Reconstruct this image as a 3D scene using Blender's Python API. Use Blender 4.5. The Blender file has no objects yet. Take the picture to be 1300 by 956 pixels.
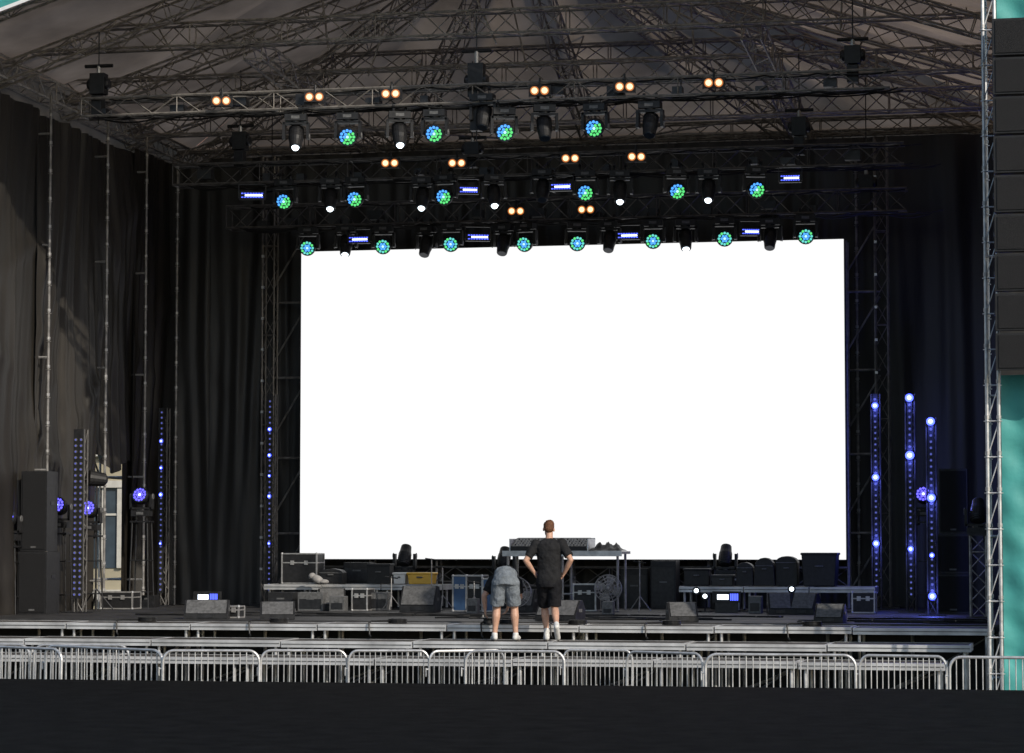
import bpy, math, random
from mathutils import Vector, Matrix
random.seed(7)
sc=bpy.context.scene
R=math.radians
# ---------------------------------------------------------------- camera
CAM=Vector((8.3,0,1.9)); F=3360.0; YAW=R(12); PITCH=math.atan(212/3360)
cd=bpy.data.cameras.new("camera"); cam=bpy.data.objects.new("camera",cd); sc.collection.objects.link(cam)
cam.location=CAM; cam.rotation_euler=(R(90)+PITCH,0,YAW)
cd.sensor_width=36; cd.lens=36*F/1300; cd.clip_end=3000; cd.clip_start=.5
sc.camera=cam
ROT=cam.rotation_euler.to_matrix()
# survey helper: turns a measured bearing into metres on a real upright plane (stage depth y)
def at(u,v,y):
    d=ROT@Vector(((u-650)/F,(478-v)/F,-1)); return CAM+d*((y-CAM.y)/d.y)
def X(u,y): return at(u,690,y).x
sc.view_settings.view_transform='Standard'; sc.view_settings.look='None'; sc.view_settings.exposure=0
# ---------------------------------------------------------------- materials
def pm(name,col,rough=.6,metal=0,var=.25,scale=6,bump=0,bscale=30,spec=.4,stretch=None,sheen=0,bdist=.02):
    m=bpy.data.materials.new(name); m.use_nodes=True; n=m.node_tree.nodes; l=m.node_tree.links
    b=n["Principled BSDF"]; b.inputs["Roughness"].default_value=rough; b.inputs["Metallic"].default_value=metal
    b.inputs["Specular IOR Level"].default_value=spec
    if sheen: b.inputs["Sheen Weight"].default_value=sheen; b.inputs["Sheen Tint"].default_value=(.5,.45,.4,1)
    tc=n.new("ShaderNodeTexCoord"); mp=n.new("ShaderNodeMapping"); l.new(tc.outputs["Object"],mp.inputs[0])
    if stretch: mp.inputs["Scale"].default_value=stretch
    nz=n.new("ShaderNodeTexNoise"); nz.inputs["Scale"].default_value=scale; nz.inputs["Detail"].default_value=6
    l.new(mp.outputs[0],nz.inputs["Vector"])
    cr=n.new("ShaderNodeValToRGB"); cr.color_ramp.elements[0].position=.3; cr.color_ramp.elements[1].position=.7
    cr.color_ramp.elements[0].color=(*[c*(1-var) for c in col],1); cr.color_ramp.elements[1].color=(*[min(1,c*(1+var)) for c in col],1)
    l.new(nz.outputs["Fac"],cr.inputs[0]); l.new(cr.outputs[0],b.inputs["Base Color"])
    if bump:
        n2=n.new("ShaderNodeTexNoise"); n2.inputs["Scale"].default_value=bscale; n2.inputs["Detail"].default_value=3
        l.new(mp.outputs[0],n2.inputs["Vector"])
        bp=n.new("ShaderNodeBump"); bp.inputs["Strength"].default_value=bump; bp.inputs["Distance"].default_value=bdist
        l.new(n2.outputs["Fac"],bp.inputs["Height"]); l.new(bp.outputs[0],b.inputs["Normal"])
    return m
M={}
M['galv']=pm("galvanised_steel",(.38,.37,.36),.45,.55,.3,12)
M['pole']=pm("weathered_scaffold_tube",(.22,.21,.20),.5,.4,.5,7)
M['alu']=pm("aluminium",(.50,.50,.50),.42,.5,.28,7)
M['rail']=pm("deck_rail_aluminium",(.50,.50,.50),.45,.3,.30,2.5)
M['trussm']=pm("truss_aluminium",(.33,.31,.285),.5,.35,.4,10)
M['ltruss']=pm("shade_toned_truss_aluminium",(.19,.175,.16),.5,.35,.35,10)  # darker copy of the truss aluminium; shade is put into its colour
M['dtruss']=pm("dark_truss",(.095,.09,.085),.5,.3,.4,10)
M['black']=pm("black_plastic",(.016,.016,.017),.5,0,.35,15,0,30,.3)
M['blackm']=pm("black_metal",(.022,.022,.024),.4,.3,.35,15)
M['grille']=pm("speaker_grille",(.013,.013,.014),.6,.1,.4,80,.6,220,.25)
M['floor']=pm("stage_floor_board",(.032,.031,.031),.65,0,.55,2.5,.2,60)
M['ply']=pm("deck_plywood",(.06,.053,.047),.6,0,.4,5,.2,40)
M['curtain']=pm("black_drape",(.024,.0235,.023),.55,0,.4,1.1,.30,2.0,.45,stretch=(1.6,1.6,.22),sheen=.15,bdist=.07)
M['curtainL']=pm("sun_tinted_black_drape",(.0195,.0170,.0138),.50,0,.55,.8,.32,1.3,.36,stretch=(1.4,1.6,.30),bdist=.09)  # brown of sunlight on the left drapes is put into the base colour
M['gband']=pm("near_black_band_ground",(.006,.006,.0062),.95,0,.5,3,.3,120,.04)  # made-up near-black ground colour, for a black band along the frame's bottom
M['teal']=pm("teal_banner_cloth",(.055,.30,.28),.6,0,.14,2,.3,8)
M['white']=pm("white_print",(.75,.75,.75),.6,0,.05)
M['blue']=pm("blue_case_panel",(.035,.08,.17),.4,0,.2)
M['yellow']=pm("yellow_plastic",(.62,.37,.05),.45,0,.1)
M['whitep']=pm("white_plastic",(.6,.6,.58),.4,0,.08)
M['grey']=pm("grey_plastic",(.10,.10,.10),.55,0,.35,20)
M['grey2']=pm("light_grey_cover",(.26,.25,.24),.6,0,.2,10)
M['wall']=pm("ochre_plaster",(.42,.37,.26),.85,0,.15,.6)
M['trim']=pm("white_stone_trim",(.6,.57,.5),.8,0,.1)
M['glass']=pm("window_glass",(.05,.07,.09),.15,0,.3,2)
M['rooft']=pm("roof_sheet",(.2,.1,.07),.8)
M['skin']=pm("skin",(.50,.29,.20),.5,0,.1,30)
M['hair']=pm("brown_hair",(.12,.048,.02),.55,0,.5,90,.6,140)
M['hair2']=pm("dark_hair",(.03,.018,.012),.55,0,.5,90,.6,140)
M['tee']=pm("black_cotton",(.015,.015,.016),.85,0,.3,10,.35,25,.2)
M['shortb']=pm("black_shorts",(.009,.009,.011),.85,0,.3,10,.35,25,.2)
M['shortg']=pm("denim_shorts",(.16,.18,.20),.85,0,.25,14,.4,40,.2)
M['shoe']=pm("sneaker_white",(.62,.61,.58),.55,0,.12,30)
M['eye']=pm("eye",(.05,.03,.02),.2)
M['rope']=pm("cable_rubber",(.012,.012,.012),.5)
def em(name,col,s,sample=False):
    m=bpy.data.materials.new(name); m.use_nodes=True; n=m.node_tree.nodes; b=n["Principled BSDF"]
    b.inputs["Base Color"].default_value=(.02,.02,.02,1); b.inputs["Emission Color"].default_value=(*col,1); b.inputs["Emission Strength"].default_value=s
    b.inputs["Roughness"].default_value=.3
    if not sample:
        try: m.cycles.emission_sampling='NONE'
        except Exception: pass
    return m
M['led']=em("led_screen_surface",(1,1,1),1.02,True); M['led'].node_tree.nodes["Principled BSDF"].inputs["Specular IOR Level"].default_value=0
M['cblue']=em("cell_blue",(.08,.36,1),1.5)
M['cgreen']=em("cell_green",(.12,.80,.22),1.15)
M['ccyan']=em("cell_cyan",(.14,.70,.62),1.15)
M['chot']=em("cell_hot",(.45,.85,1),1.5)
M['cpurp']=em("cell_purple",(.12,.10,.95),2.2)
M['warm']=em("warm_lamp",(1,.66,.36),2.0)
M['warmd']=em("warm_rim",(1,.30,.06),.6)
M['wlens']=em("white_lens",(.8,.92,1),5)
M['strobe']=em("strobe_white",(.75,.85,1),3)
M['strobeb']=em("strobe_blue",(.08,.12,1),2.2)
M['bdot']=em("blue_led",(.05,.075,1),6.0)
M['bcore']=em("blue_led_core",(.35,.45,1),6.0)
M['bdim']=em("blue_led_dim",(.10,.12,.55),.9)
M['blk_lens']=pm("dark_lens",(.02,.03,.045),.12,0,.2)
def fabric():
    m=bpy.data.materials.new("roof_fabric"); m.use_nodes=True; n=m.node_tree.nodes; l=m.node_tree.links
    out=n["Material Output"]; n.remove(n["Principled BSDF"])
    d=n.new("ShaderNodeBsdfDiffuse"); t=n.new("ShaderNodeBsdfTranslucent"); a=n.new("ShaderNodeAddShader")
    tc=n.new("ShaderNodeTexCoord"); nz=n.new("ShaderNodeTexNoise"); nz.inputs["Scale"].default_value=.8; nz.inputs["Detail"].default_value=8
    l.new(tc.outputs["Object"],nz.inputs["Vector"])
    for sh,c in((d,(.20,.17,.145)),(t,(.105,.083,.065))):
        cr=n.new("ShaderNodeValToRGB"); cr.color_ramp.elements[0].position=.3; cr.color_ramp.elements[1].position=.7
        cr.color_ramp.elements[0].color=(*[x*.62 for x in c],1); cr.color_ramp.elements[1].color=(*[x*1.3 for x in c],1)
        l.new(nz.outputs["Fac"],cr.inputs[0]); l.new(cr.outputs[0],sh.inputs["Color"])
    l.new(d.outputs[0],a.inputs[0]); l.new(t.outputs[0],a.inputs[1]); l.new(a.outputs[0],out.inputs[0])
    return m
M['fabric']=fabric()
# ---------------------------------------------------------------- mesh builder
def frame(a):
    a=a.normalized(); h=Vector((0,0,1)) if abs(a.z)<.95 else Vector((1,0,0))
    x=a.cross(h).normalized(); y=x.cross(a).normalized(); return x,y
class MB:
    def __init__(s): s.v=[];s.f=[];s.m=[];s.mats=[]
    def mi(s,k):
        if k not in s.mats: s.mats.append(k)
        return s.mats.index(k)
    def add(s,vs,fs,k):
        o=len(s.v); s.v+= [tuple(p) for p in vs]; i=s.mi(k)
        for f in fs: s.f.append([o+j for j in f]); s.m.append(i)
    def tube(s,p,q,r,k,n=6,r2=None,caps=True):
        p=Vector(p);q=Vector(q);r2=r if r2 is None else r2
        if (q-p).length<1e-6: return
        x,y=frame(q-p); vs=[]
        for c,rr in((p,r),(q,r2)):
            for i in range(n):
                t=2*math.pi*i/n; vs.append(c+x*math.cos(t)*rr+y*math.sin(t)*rr)
        fs=[(i,(i+1)%n,n+(i+1)%n,n+i) for i in range(n)]
        if caps: fs+=[tuple(range(n))[::-1],tuple(range(n,2*n))]
        s.add(vs,fs,k)
    def pipe(s,pts,r,k,n=6):
        for a,b in zip(pts[:-1],pts[1:]): s.tube(a,b,r,k,n)
    def box(s,c,sz,k,Rm=None):
        c=Vector(c);vs=[]
        for dx in(-.5,.5):
            for dy in(-.5,.5):
                for dz in(-.5,.5):
                    o=Vector((dx*sz[0],dy*sz[1],dz*sz[2]))
                    if Rm: o=Rm@o
                    vs.append(c+o)
        s.add(vs,[(0,1,3,2),(4,6,7,5),(0,4,5,1),(2,3,7,6),(0,2,6,4),(1,5,7,3)],k)
    def bx(s,x0,x1,y0,y1,z0,z1,k): s.box(((x0+x1)/2,(y0+y1)/2,(z0+z1)/2),(x1-x0,y1-y0,z1-z0),k)
    def prism(s,poly,x0,x1,k):
        n=len(poly); vs=[(x0,a,b) for a,b in poly]+[(x1,a,b) for a,b in poly]
        fs=[(i,(i+1)%n,n+(i+1)%n,n+i) for i in range(n)]+[tuple(range(n))[::-1],tuple(range(n,2*n))]
        s.add(vs,fs,k)
    def lathe(s,c,ax,prof,k,n=16,caps=True,flat=1):
        c=Vector(c);ax=Vector(ax).normalized();x,y=frame(ax);vs=[]
        for t,r in prof:
            for i in range(n):
                a=2*math.pi*i/n; vs.append(c+ax*t+x*math.cos(a)*r+y*math.sin(a)*r*flat)
        fs=[]
        for j in range(len(prof)-1):
            for i in range(n): fs.append((j*n+i,j*n+(i+1)%n,(j+1)*n+(i+1)%n,(j+1)*n+i))
        if caps: fs+=[tuple(range(n))[::-1],tuple(range((len(prof)-1)*n,len(prof)*n))]
        s.add(vs,fs,k)
    def ell(s,c,r,k,Rm=None,n=14,mm=9):
        c=Vector(c);vs=[];fs=[]
        if not hasattr(r,'__len__'): r=(r,r,r)
        for j in range(mm+1):
            ph=math.pi*(j/mm)*.998+.003
            for i in range(n):
                t=2*math.pi*i/n; o=Vector((r[0]*math.sin(ph)*math.cos(t),r[1]*math.sin(ph)*math.sin(t),r[2]*math.cos(ph)))
                if Rm: o=Rm@o
                vs.append(c+o)
        for j in range(mm):
            for i in range(n): fs.append((j*n+i,j*n+(i+1)%n,(j+1)*n+(i+1)%n,(j+1)*n+i))
        fs+=[tuple(range(n))[::-1],tuple(range(mm*n,(mm+1)*n))]
        s.add(vs,fs,k)
    def rings(s,rs,k,n=18):
        vs=[];fs=[]
        for r in rs:
            c=Vector(r[0]);Rm=r[3] if len(r)>3 else None
            for i in range(n):
                t=2*math.pi*i/n; o=Vector((r[1]*math.cos(t),r[2]*math.sin(t),0))
                if Rm:o=Rm@o
                vs.append(c+o)
        for j in range(len(rs)-1):
            for i in range(n): fs.append((j*n+i,j*n+(i+1)%n,(j+1)*n+(i+1)%n,(j+1)*n+i))
        fs+=[tuple(range(n))[::-1],tuple(range((len(rs)-1)*n,len(rs)*n))]
        s.add(vs,fs,k)
    def limb(s,pts,rad,k,n=12):
        for i in range(len(pts)):
            s.ell(pts[i],rad[i],k,n=n,mm=8)
            if i: s.tube(pts[i-1],pts[i],rad[i-1],k,n,rad[i])
    def mesh(s,name,smooth=False):
        me=bpy.data.meshes.new(name); me.from_pydata(s.v,[],s.f)
        for k in s.mats: me.materials.append(M[k])
        me.polygons.foreach_set("material_index",s.m)
        if smooth: me.polygons.foreach_set("use_smooth",[True]*len(s.f))
        me.update(); return me
    def obj(s,name,smooth=False,bevel=0,parent=None):
        return place(s.mesh(name,smooth),name,bevel=bevel,parent=parent)
def place(me,name,loc=(0,0,0),rot=(0,0,0),bevel=0,parent=None,scale=None):
    o=bpy.data.objects.new(name,me); sc.collection.objects.link(o); o.location=loc; o.rotation_euler=rot
    if scale: o.scale=scale
    if bevel:
        b=o.modifiers.new("bevel",'BEVEL'); b.width=bevel; b.segments=2; b.limit_method='ANGLE'
    if parent: o.parent=parent
    return o
def truss(mb,p,q,w,h,k='trussm',step=.5,rc=.024,rd=.011,up=Vector((0,0,1)),cols=4):
    p=Vector(p);q=Vector(q);a=(q-p);L=a.length;a.normalize()
    side=a.cross(up)
    side=side.normalized() if side.length>.01 else Vector((1,0,0))
    upv=side.cross(a).normalized()
    offs=[side*w/2+upv*h/2,side*-w/2+upv*h/2,side*-w/2-upv*h/2,side*w/2-upv*h/2]
    for o in offs: mb.tube(p+o,q+o,rc,k,6)
    n=max(1,round(L/step)); c=len(offs)
    for i in range(n):
        A=p+a*(L*i/n);B=p+a*(L*(i+1)/n)
        for j in range(c):
            o1,o2=offs[j],offs[(j+1)%c]
            if (i+j)%2: o1,o2=o2,o1
            mb.tube(A+o1,B+o2,rd,k,4,caps=False)
            if i%4==0: mb.tube(A+offs[j],A+offs[(j+1)%c],rd,k,4,caps=False)
FZ=.68; LOWZ=-.7
# ---------------------------------------------------------------- ground
g=MB()
ys=[-800,35.15,35.2,2500]; zs=[0,0,LOWZ,LOWZ]  # front ground level and its step are made up; they hide the lower barriers
vs=[]
for y,z in zip(ys,zs): vs+=[(-1500,y,z),(1500,y,z)]
g.add(vs,[(0,1,3,2),(2,3,5,4),(4,5,7,6)],'gband'); g.obj("ground")
# ---------------------------------------------------------------- stage platform
s=MB()
s.bx(-9.6,7.2,40.62,52,FZ-.12,FZ,'floor')
s.bx(-9.6,7.2,40.75,40.8,LOWZ,FZ-.12,'black')
for i in range(14):
    x=-9.5+i*1.28
    for y in(40.7,44,48,51.8): s.tube((x,y,LOWZ),(x,y,FZ-.12),.03,'galv')
for i in range(9): s.bx(-9.6+i*2.06+.4,-9.6+i*2.06+.408,40.63,52,FZ,FZ+.003,'blackm')
for y in(42.6,44.6,46.6,48.6): s.bx(-9.6,7.2,y,y+.008,FZ+.0035,FZ+.006,'blackm')
s.obj("stage_platform")
def deck(x0,x1,y0,y1,zt,zb,name="aluminium_stage_deck"):
    d=MB(); d.bx(x0+.03,x1-.03,y0+.03,y1-.03,zt-.04,zt,'ply')
    for (a,b,c,e) in((x0,x1,y0,y0+.03),(x0,x1,y1-.03,y1),(x0,x0+.03,y0+.03,y1-.03),(x1-.03,x1,y0+.03,y1-.03)):
        d.bx(a,b,c,e,zt-.095,zt+.004,'rail')
    d.bx(x0+.01,x1-.01,y0-.008,y0,zt-.05,zt-.038,'grey')
    for x in(x0+.09,x1-.09):
        for y in(y0+.09,y1-.09): d.tube((x,y,zb),(x,y,zt-.095),.024,'alu',8); d.tube((x,y,zb),(x,y,zb+.02),.045,'black',8)
    if zt-zb>.6: d.tube((x0+.09,y0+.09,zb+.25),(x1-.09,y0+.09,zb+.25),.016,'galv'); d.tube((x0+.09,y1-.09,zb+.1),(x1-.09,y1-.09,zt-.15),.016,'galv')
    return d.obj(name)
for k in range(-5,4):
    for (y,zt,off) in((39.6,.655,0),(38.58,.435,-.28),(37.56,.225,-.6)):
        x=.93+k*2.06+off
        if x+2.05>7.15: continue
        deck(x,x+2.04,y,y+1.0,zt+random.uniform(-.008,.008),LOWZ)
# ---------------------------------------------------------------- LED screen
TL=at(383,318,50);TRr=at(1072,306,50)
sx0=TL.x;sx1=TRr.x;z0=at(727,711,50).z;z1=at(727,311,50).z
s=MB(); s.bx(sx0,sx1,49.95,50.1,z0,z1,'blackm')
s.add([(sx0+.01,49.946,z0+.015),(sx1-.01,49.946,z0+.015),(sx1-.01,49.946,z1-.015),(sx0+.01,49.946,z1-.015)],[(0,1,2,3)],'led')
s.obj("led_screen")
f=MB()
truss(f,(sx0,50.45,z0-.32),(sx1,50.45,z0-.32),.3,.36,'ltruss',.5)
for i in range(9):
    x=sx0+(sx1-sx0)*i/8
    f.tube((x,50.35,FZ),(x,50.35,z1),.025,'galv'); f.tube((x,50.7,FZ),(x,50.7,z1),.025,'galv')
    f.tube((x,50.35,FZ+.1),(x,50.7,FZ+.8),.018,'galv')
f.obj("screen_support_frame")
# ---------------------------------------------------------------- curtains: long hanging folds, few slack swags
def curtain(name,p0,p1,z0,z1,amp,seed,mat,step=.035,nz=60,tilt=.04,bottom=None,parent=None,swag=0):
    rnd=random.Random(seed); p0=Vector((*p0,0));p1=Vector((*p1,0)); L=(p1-p0).length; a=(p1-p0).normalized(); n=Vector((-a.y,a.x,0))
    nx=int(L/step); W=[(rnd.uniform(5,22),rnd.uniform(0,6.3),rnd.uniform(.4,1),rnd.uniform(-tilt,tilt),rnd.uniform(.2,.7)) for _ in range(9)]
    W2=[(rnd.uniform(.8,2.4),rnd.uniform(.4,1.4),rnd.uniform(0,6.3)) for _ in range(4)]
    SW=[(rnd.uniform(1,8.6),rnd.uniform(.12,.35),rnd.choice((0,1)),rnd.uniform(.6,1.5)) for _ in range(6)]
    vs=[];fs=[]
    for j in range(nz+1):
        for i in range(nx+1):
            x=L*i/nx; zb=z0 if not bottom else bottom(x); z=zb+(z1-zb)*j/nz
            d=0
            for k,ph,am,tl,w in W: d+=am*math.sin(k*(x+tl*z)+ph+.6*math.sin(z*w+ph*2))*(6/(k+5))
            d*=(.7+.3*math.sin(z*.45+x*.7+seed))
            for kx,kz,ph in W2: d+=.35*math.sin(kx*x+kz*z+ph)
            if swag:
                for sz,sw_,sd_,sl in SW:
                    xx=x if sd_ else L-x
                    tt=(z-(sz-sl*xx*.8))/sw_; d+=swag*math.exp(-tt*tt)*math.exp(-xx/(.5*L))
            edge=min(1,.2+min(x,L-x)/.25)
            vs.append(p0+a*x+n*(d*amp*.35*edge)+Vector((0,0,z)))
    for j in range(nz):
        for i in range(nx):
            q=j*(nx+1)+i; fs.append((q,q+1,q+nx+2,q+nx+1))
    mb=MB(); mb.add(vs,fs,mat); return mb.obj(name,True,parent=parent)
XL=-9.55; XC=XL-.16
curtain("stage_backdrop_curtain",(7.4,51.15),(X(352,51),51.15),LOWZ,9.75,.17,3,'curtain')
curtain("stage_backdrop_curtain",(X(337,51)+.5,50.95),(X(272,51)-.1,50.95),LOWZ,9.7,.19,5,'curtain',swag=.5)
curtain("stage_backdrop_curtain",(X(274,51)+.1,51.05),(XC-.2,51.05),LOWZ,9.65,.19,6,'curtain',swag=.5)
panels=[(38.6,42.2,None,0),(42.0,44.22,None,.03),(44.0,47.05,None,0),(46.9,49.2,3.35,.05),(49.0,51.2,None,0)]
for i,(a,b,zb,dx) in enumerate(panels):
    bt=None
    if zb:
        def bt(x,zb=zb): return zb+.12*math.sin(x*4)+.25*abs(x-1)**2*(.4)
    curtain("stage_side_curtain",(XC-dx,b),(XC-dx,a),LOWZ+.1,9.6+.06*math.sin(i*2),.25,20+i,'curtainL',.03,80,.06,bt,swag=.8)
curtain("stage_side_curtain",(XC-.1,49.3),(XC-.1,48.75),LOWZ+.1,3.6,.08,61,'curtainL',.03,40,.1)
curtain("stage_side_curtain",(7.3,39.6),(7.3,51.2),LOWZ,9.6,.15,31,'curtain')
# ---------------------------------------------------------------- scaffold poles left wall
def pole(mb,x,y,z0,z1,k='galv',st=.5,r=.025):
    mb.tube((x,y,z0),(x,y,z1),r,k,8); z=z0+.3
    while z<z1: mb.tube((x,y,z-.005),(x,y,z+.005),.048,k,8); mb.tube((x,y,z+.03),(x,y,z+.08),.034,'galv',8); z+=st
sw=MB()
for y in(44.12,46.97,49.12): pole(sw,XL+.06,y,FZ,9.9,'pole')
for y in(42.1,44.12,46.97,49.12): pole(sw,XL-.85,y,LOWZ,10,'galv')
for z in(1.2,3.2,5.2,7.2,9.2):
    sw.tube((XL-.85,38.6,z),(XL-.85,51,z),.024,'galv')
    for y in(44.12,46.97,49.12): sw.tube((XL-.85,y,z),(XL+.06,y,z),.022,'galv')
for a,b in((42.1,44.12),(44.12,46.97),(46.97,49.12)):
    sw.tube((XL-.85,a,1.2),(XL-.85,b,3.2),.022,'galv'); sw.tube((XL-.85,b,3.2),(XL-.85,a,5.2),.022,'galv')
sw.tube((XL-.85,46.97,2.2),(XL-.85,49.12,2.2),.022,'galv'); sw.tube((XL-.85,48,LOWZ),(XL-.85,48,3.2),.024,'galv')
sw.tube((XL-1.9,46.5,2.0),(XL-1.9,50.5,2.0),.024,'galv')
for y in(46.8,47.8,48.8,49.8): sw.tube((XL-1.9,y,LOWZ),(XL-1.9,y,3.4),.024,'galv')
sw.obj("side_scaffold")
for u in(340,1122):
    t=MB(); x=X(u,50.3)
    truss(t,(x,50.35,FZ),(x,50.35,9.6),.24,.24,'ltruss',.45,.02,.009)
    t.bx(x-.3,x+.3,50.05,50.65,FZ,FZ+.03,'blackm')
    for z in [1.4+i*.62 for i in range(13)]: t.box((x-.1,50.2,z),(.05,.06,.05),'alu')
    t.obj("truss_tower")
bs=MB()
for (u0,u1) in((343,384),(1074,1119)):
    xa,xb=X(u0,50.5),X(u1,50.5)
    for i,z in enumerate((2.1,3.6,5.2,6.7,8.2)):
        bs.tube((xa,50.6,z),(xb,50.6,z),.024,'pole')
        bs.tube((xa,50.63,z-1.2),(xb,50.63,z-.1),.02,'pole')
pole(bs,X(222,50.6),50.6,FZ,9.6,'pole')
pole(bs,X(1090,50.6),50.68,FZ,9.4,'pole')
bs.obj("backdrop_scaffold")
# ---------------------------------------------------------------- roof
RX=-1.24; RF=Vector((RX,39.3,13.2)); RB=Vector((RX,45.3,13.2)); L0=Vector((-10.1,39.3,10.35)); L1=Vector((-10.1,53.6,10.15)); R0=Vector((7.6,39.3,10.35)); R1=Vector((7.6,53.6,10.15))
roof=bpy.data.objects.new("stage_roof",None); sc.collection.objects.link(roof)
def slope(name,a,b,c,d,nu,nv,sag):
    vs=[];fs=[]
    for j in range(nv+1):
        for i in range(nu+1):
            s_,t_=i/nu,j/nv
            p=(a*(1-s_)+b*s_)*(1-t_)+(d*(1-s_)+c*s_)*t_
            z=-abs(math.sin(s_*math.pi*(nu//12)))**.7*sag*math.sin(math.pi*t_)*1.0+.03*math.sin(13*s_+9*t_)
            vs.append(p+Vector((0,0,sag*.7+z)))
    for j in range(nv):
        for i in range(nu):
            q=j*(nu+1)+i; fs.append((q,q+1,q+nu+2,q+nu+1))
    mb=MB(); mb.add(vs,fs,'fabric'); mb.obj(name,True,parent=roof)
slope("canopy_left",L0,L1,RB,RF,60,16,.22); slope("canopy_right",R0,R1,RB,RF,60,16,.22); slope("canopy_back",L1,R1,RB,RB,72,18,.22)
mb=MB()
def vq(a,b,dz,k='fabric'):
    mb.add([a,b,b-Vector((0,0,dz)),a-Vector((0,0,dz))],[(0,1,2,3)],k)
up=Vector((0,0,.25))
vq(L0+up,L1+up,1.35); vq(L1+up,R1+up,1.35); vq(R1+up,R0+up,1.35); mb.obj("canopy_skirt",parent=roof)
mb=MB()
for a,b in((L0,RF),(RF,R0)):
    n=Vector((0,-.12,.25)); mb.add([a+n,b+n,b+n-Vector((0,0,.78)),a+n-Vector((0,0,.78))],[(0,1,2,3)],'teal')
    mb.add([a+n+Vector((0,-.004,-.72)),b+n+Vector((0,-.004,-.72)),b+n+Vector((0,-.004,-.78)),a+n+Vector((0,-.004,-.78))],[(0,1,2,3)],'white')
mb.obj("front_fascia_banner",parent=roof)
rt=MB(); dn=Vector((0,0,-.32))
backpts=[L1.lerp(R1,t) for t in(0,.25,.5,.75,1)]
for p in backpts: truss(rt,RB+dn,p+dn,.32,.36,'trussm',.42)
truss(rt,RF+dn,RB+dn,.4,.4,'trussm',.5)
for t in(.02,.25,.48,.72,.93):
    a=L0.lerp(L1,t);b=R0.lerp(R1,t)
    yy=a.y
    if yy<=RB.y: k=Vector((RX,yy,13.2))
    else:
        kk=(yy-RB.y)/(L1.y-RB.y); kl=RB.lerp(L1,kk);kr=RB.lerp(R1,kk)
        truss(rt,a+dn,kl+dn,.3,.32,'trussm',.42); truss(rt,b+dn,kr+dn,.3,.32,'trussm',.42); truss(rt,kl+dn,kr+dn,.3,.32,'trussm',.45); continue
    truss(rt,a+dn,k+dn,.3,.32,'trussm',.42); truss(rt,k+dn,b+dn,.3,.32,'trussm',.42)
for y,z in((43.6,10.75),(46.2,10.3),(49.4,10.15),(52.6,9.9)):
    truss(rt,(-10,y,z),(7.5,y,z),.34,.4,'trussm',.42,.024,.012)
for x in(-9.9,7.35): truss(rt,(x,39.5,10.2),(x,53.2,9.95),.32,.36,'trussm',.45)
for x in(-5.6,3.1): truss(rt,(x,43.7,10.5),(x,53.2,9.95),.32,.36,'trussm',.45)
for y in(43.6,46.2,49.4):
    for x in(-7,-4.2,RX,1.8,4.6):
        rt.tube((x,y,10.4),(x+random.uniform(-1.4,1.4),y+random.uniform(-.5,1.5),12.2),.018,'trussm')
for a,b in(((-5.6,46.2,10.4),(-1.3,45.3,12.8)),((3.1,46.2,10.4),(-1.2,45.3,12.8)),((-9.9,49.4,10.3),(-4,46.2,11.6)),((7.3,49.4,10.3),(1.6,46.2,11.6)),
            ((-5.6,49.4,10),(-1.2,52.6,10)),((3.1,49.4,10),(-1.2,52.6,10))):
    rt.tube(a,b,.022,'trussm')
rt.obj("roof_truss_frame",parent=roof)
# ---------------------------------------------------------------- lighting trusses
def cable(mb,x0,x1,y,z,seed,droop=.09,r=.014):
    rnd=random.Random(seed);x=x0
    while x<x1:
        w=rnd.uniform(.5,1.3); d=rnd.uniform(.2,1)*droop; pts=[]
        for i in range(7):
            t=i/6; pts.append((x+w*t,y+rnd.uniform(-.01,.01),z-d*4*t*(1-t)))
        mb.pipe(pts,r,'rope',5); x+=w
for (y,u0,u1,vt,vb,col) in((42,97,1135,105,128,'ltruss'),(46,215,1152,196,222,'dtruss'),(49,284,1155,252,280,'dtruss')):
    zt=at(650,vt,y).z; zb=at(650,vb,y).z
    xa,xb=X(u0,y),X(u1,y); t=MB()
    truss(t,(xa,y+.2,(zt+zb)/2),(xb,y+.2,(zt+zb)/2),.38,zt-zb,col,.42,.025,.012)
    for i in range(5): cable(t,xa+.3,xb-.3,y+.0+.09*i,zb-.02+.03*(i%2),int(y*10+i),.07)
    cable(t,xa+.5,xb-.5,y+.03,zt-.03,int(y*7),.05)
    for i in range(int((xb-xa)/1.1)):
        x=xa+.5+i*1.1+random.uniform(-.3,.3); t.box((x,y+.2+random.uniform(-.1,.1),zb+random.uniform(.05,.2)),(random.uniform(.12,.3),.2,random.uniform(.08,.18)),'blackm')
    t.obj("lighting_truss")
def hoist(u,vtop,vbot,y,name="chain_hoist"):
    p=at(u,vbot,y);q=at(u,vtop,y);h=MB();x=p.x;hh=(q.z-p.z)
    h.bx(x-.13,x+.13,y-.11,y+.11,p.z+hh*.45,p.z+hh*.85,'black'); h.lathe((x-.2,y,p.z+hh*.65),(1,0,0),[(0,.07),(.03,.1),(.37,.1),(.4,.07)],'blackm')
    h.bx(x-.09,x+.09,y-.12,y+.08,p.z+hh*.05,p.z+hh*.42,'black')
    h.tube((x,y,p.z-.1),(x,y,10.6),.012,'blackm'); h.tube((x,y,p.z+hh*.85),(x,y,p.z+hh),.04,'galv')
    h.tube((x-.25,y,p.z+hh),(x+.25,y,p.z+hh),.035,'black')
    h.obj(name,bevel=.012)
for a in((125,84,150,42.2),(605,65,172,42.2),(1083,50,108,42.2),(1015,140,200,46.2),(305,160,215,46.2),(1100,215,262,49.2),(600,175,215,46.2),(345,222,262,49.2)): hoist(*a)
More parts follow.
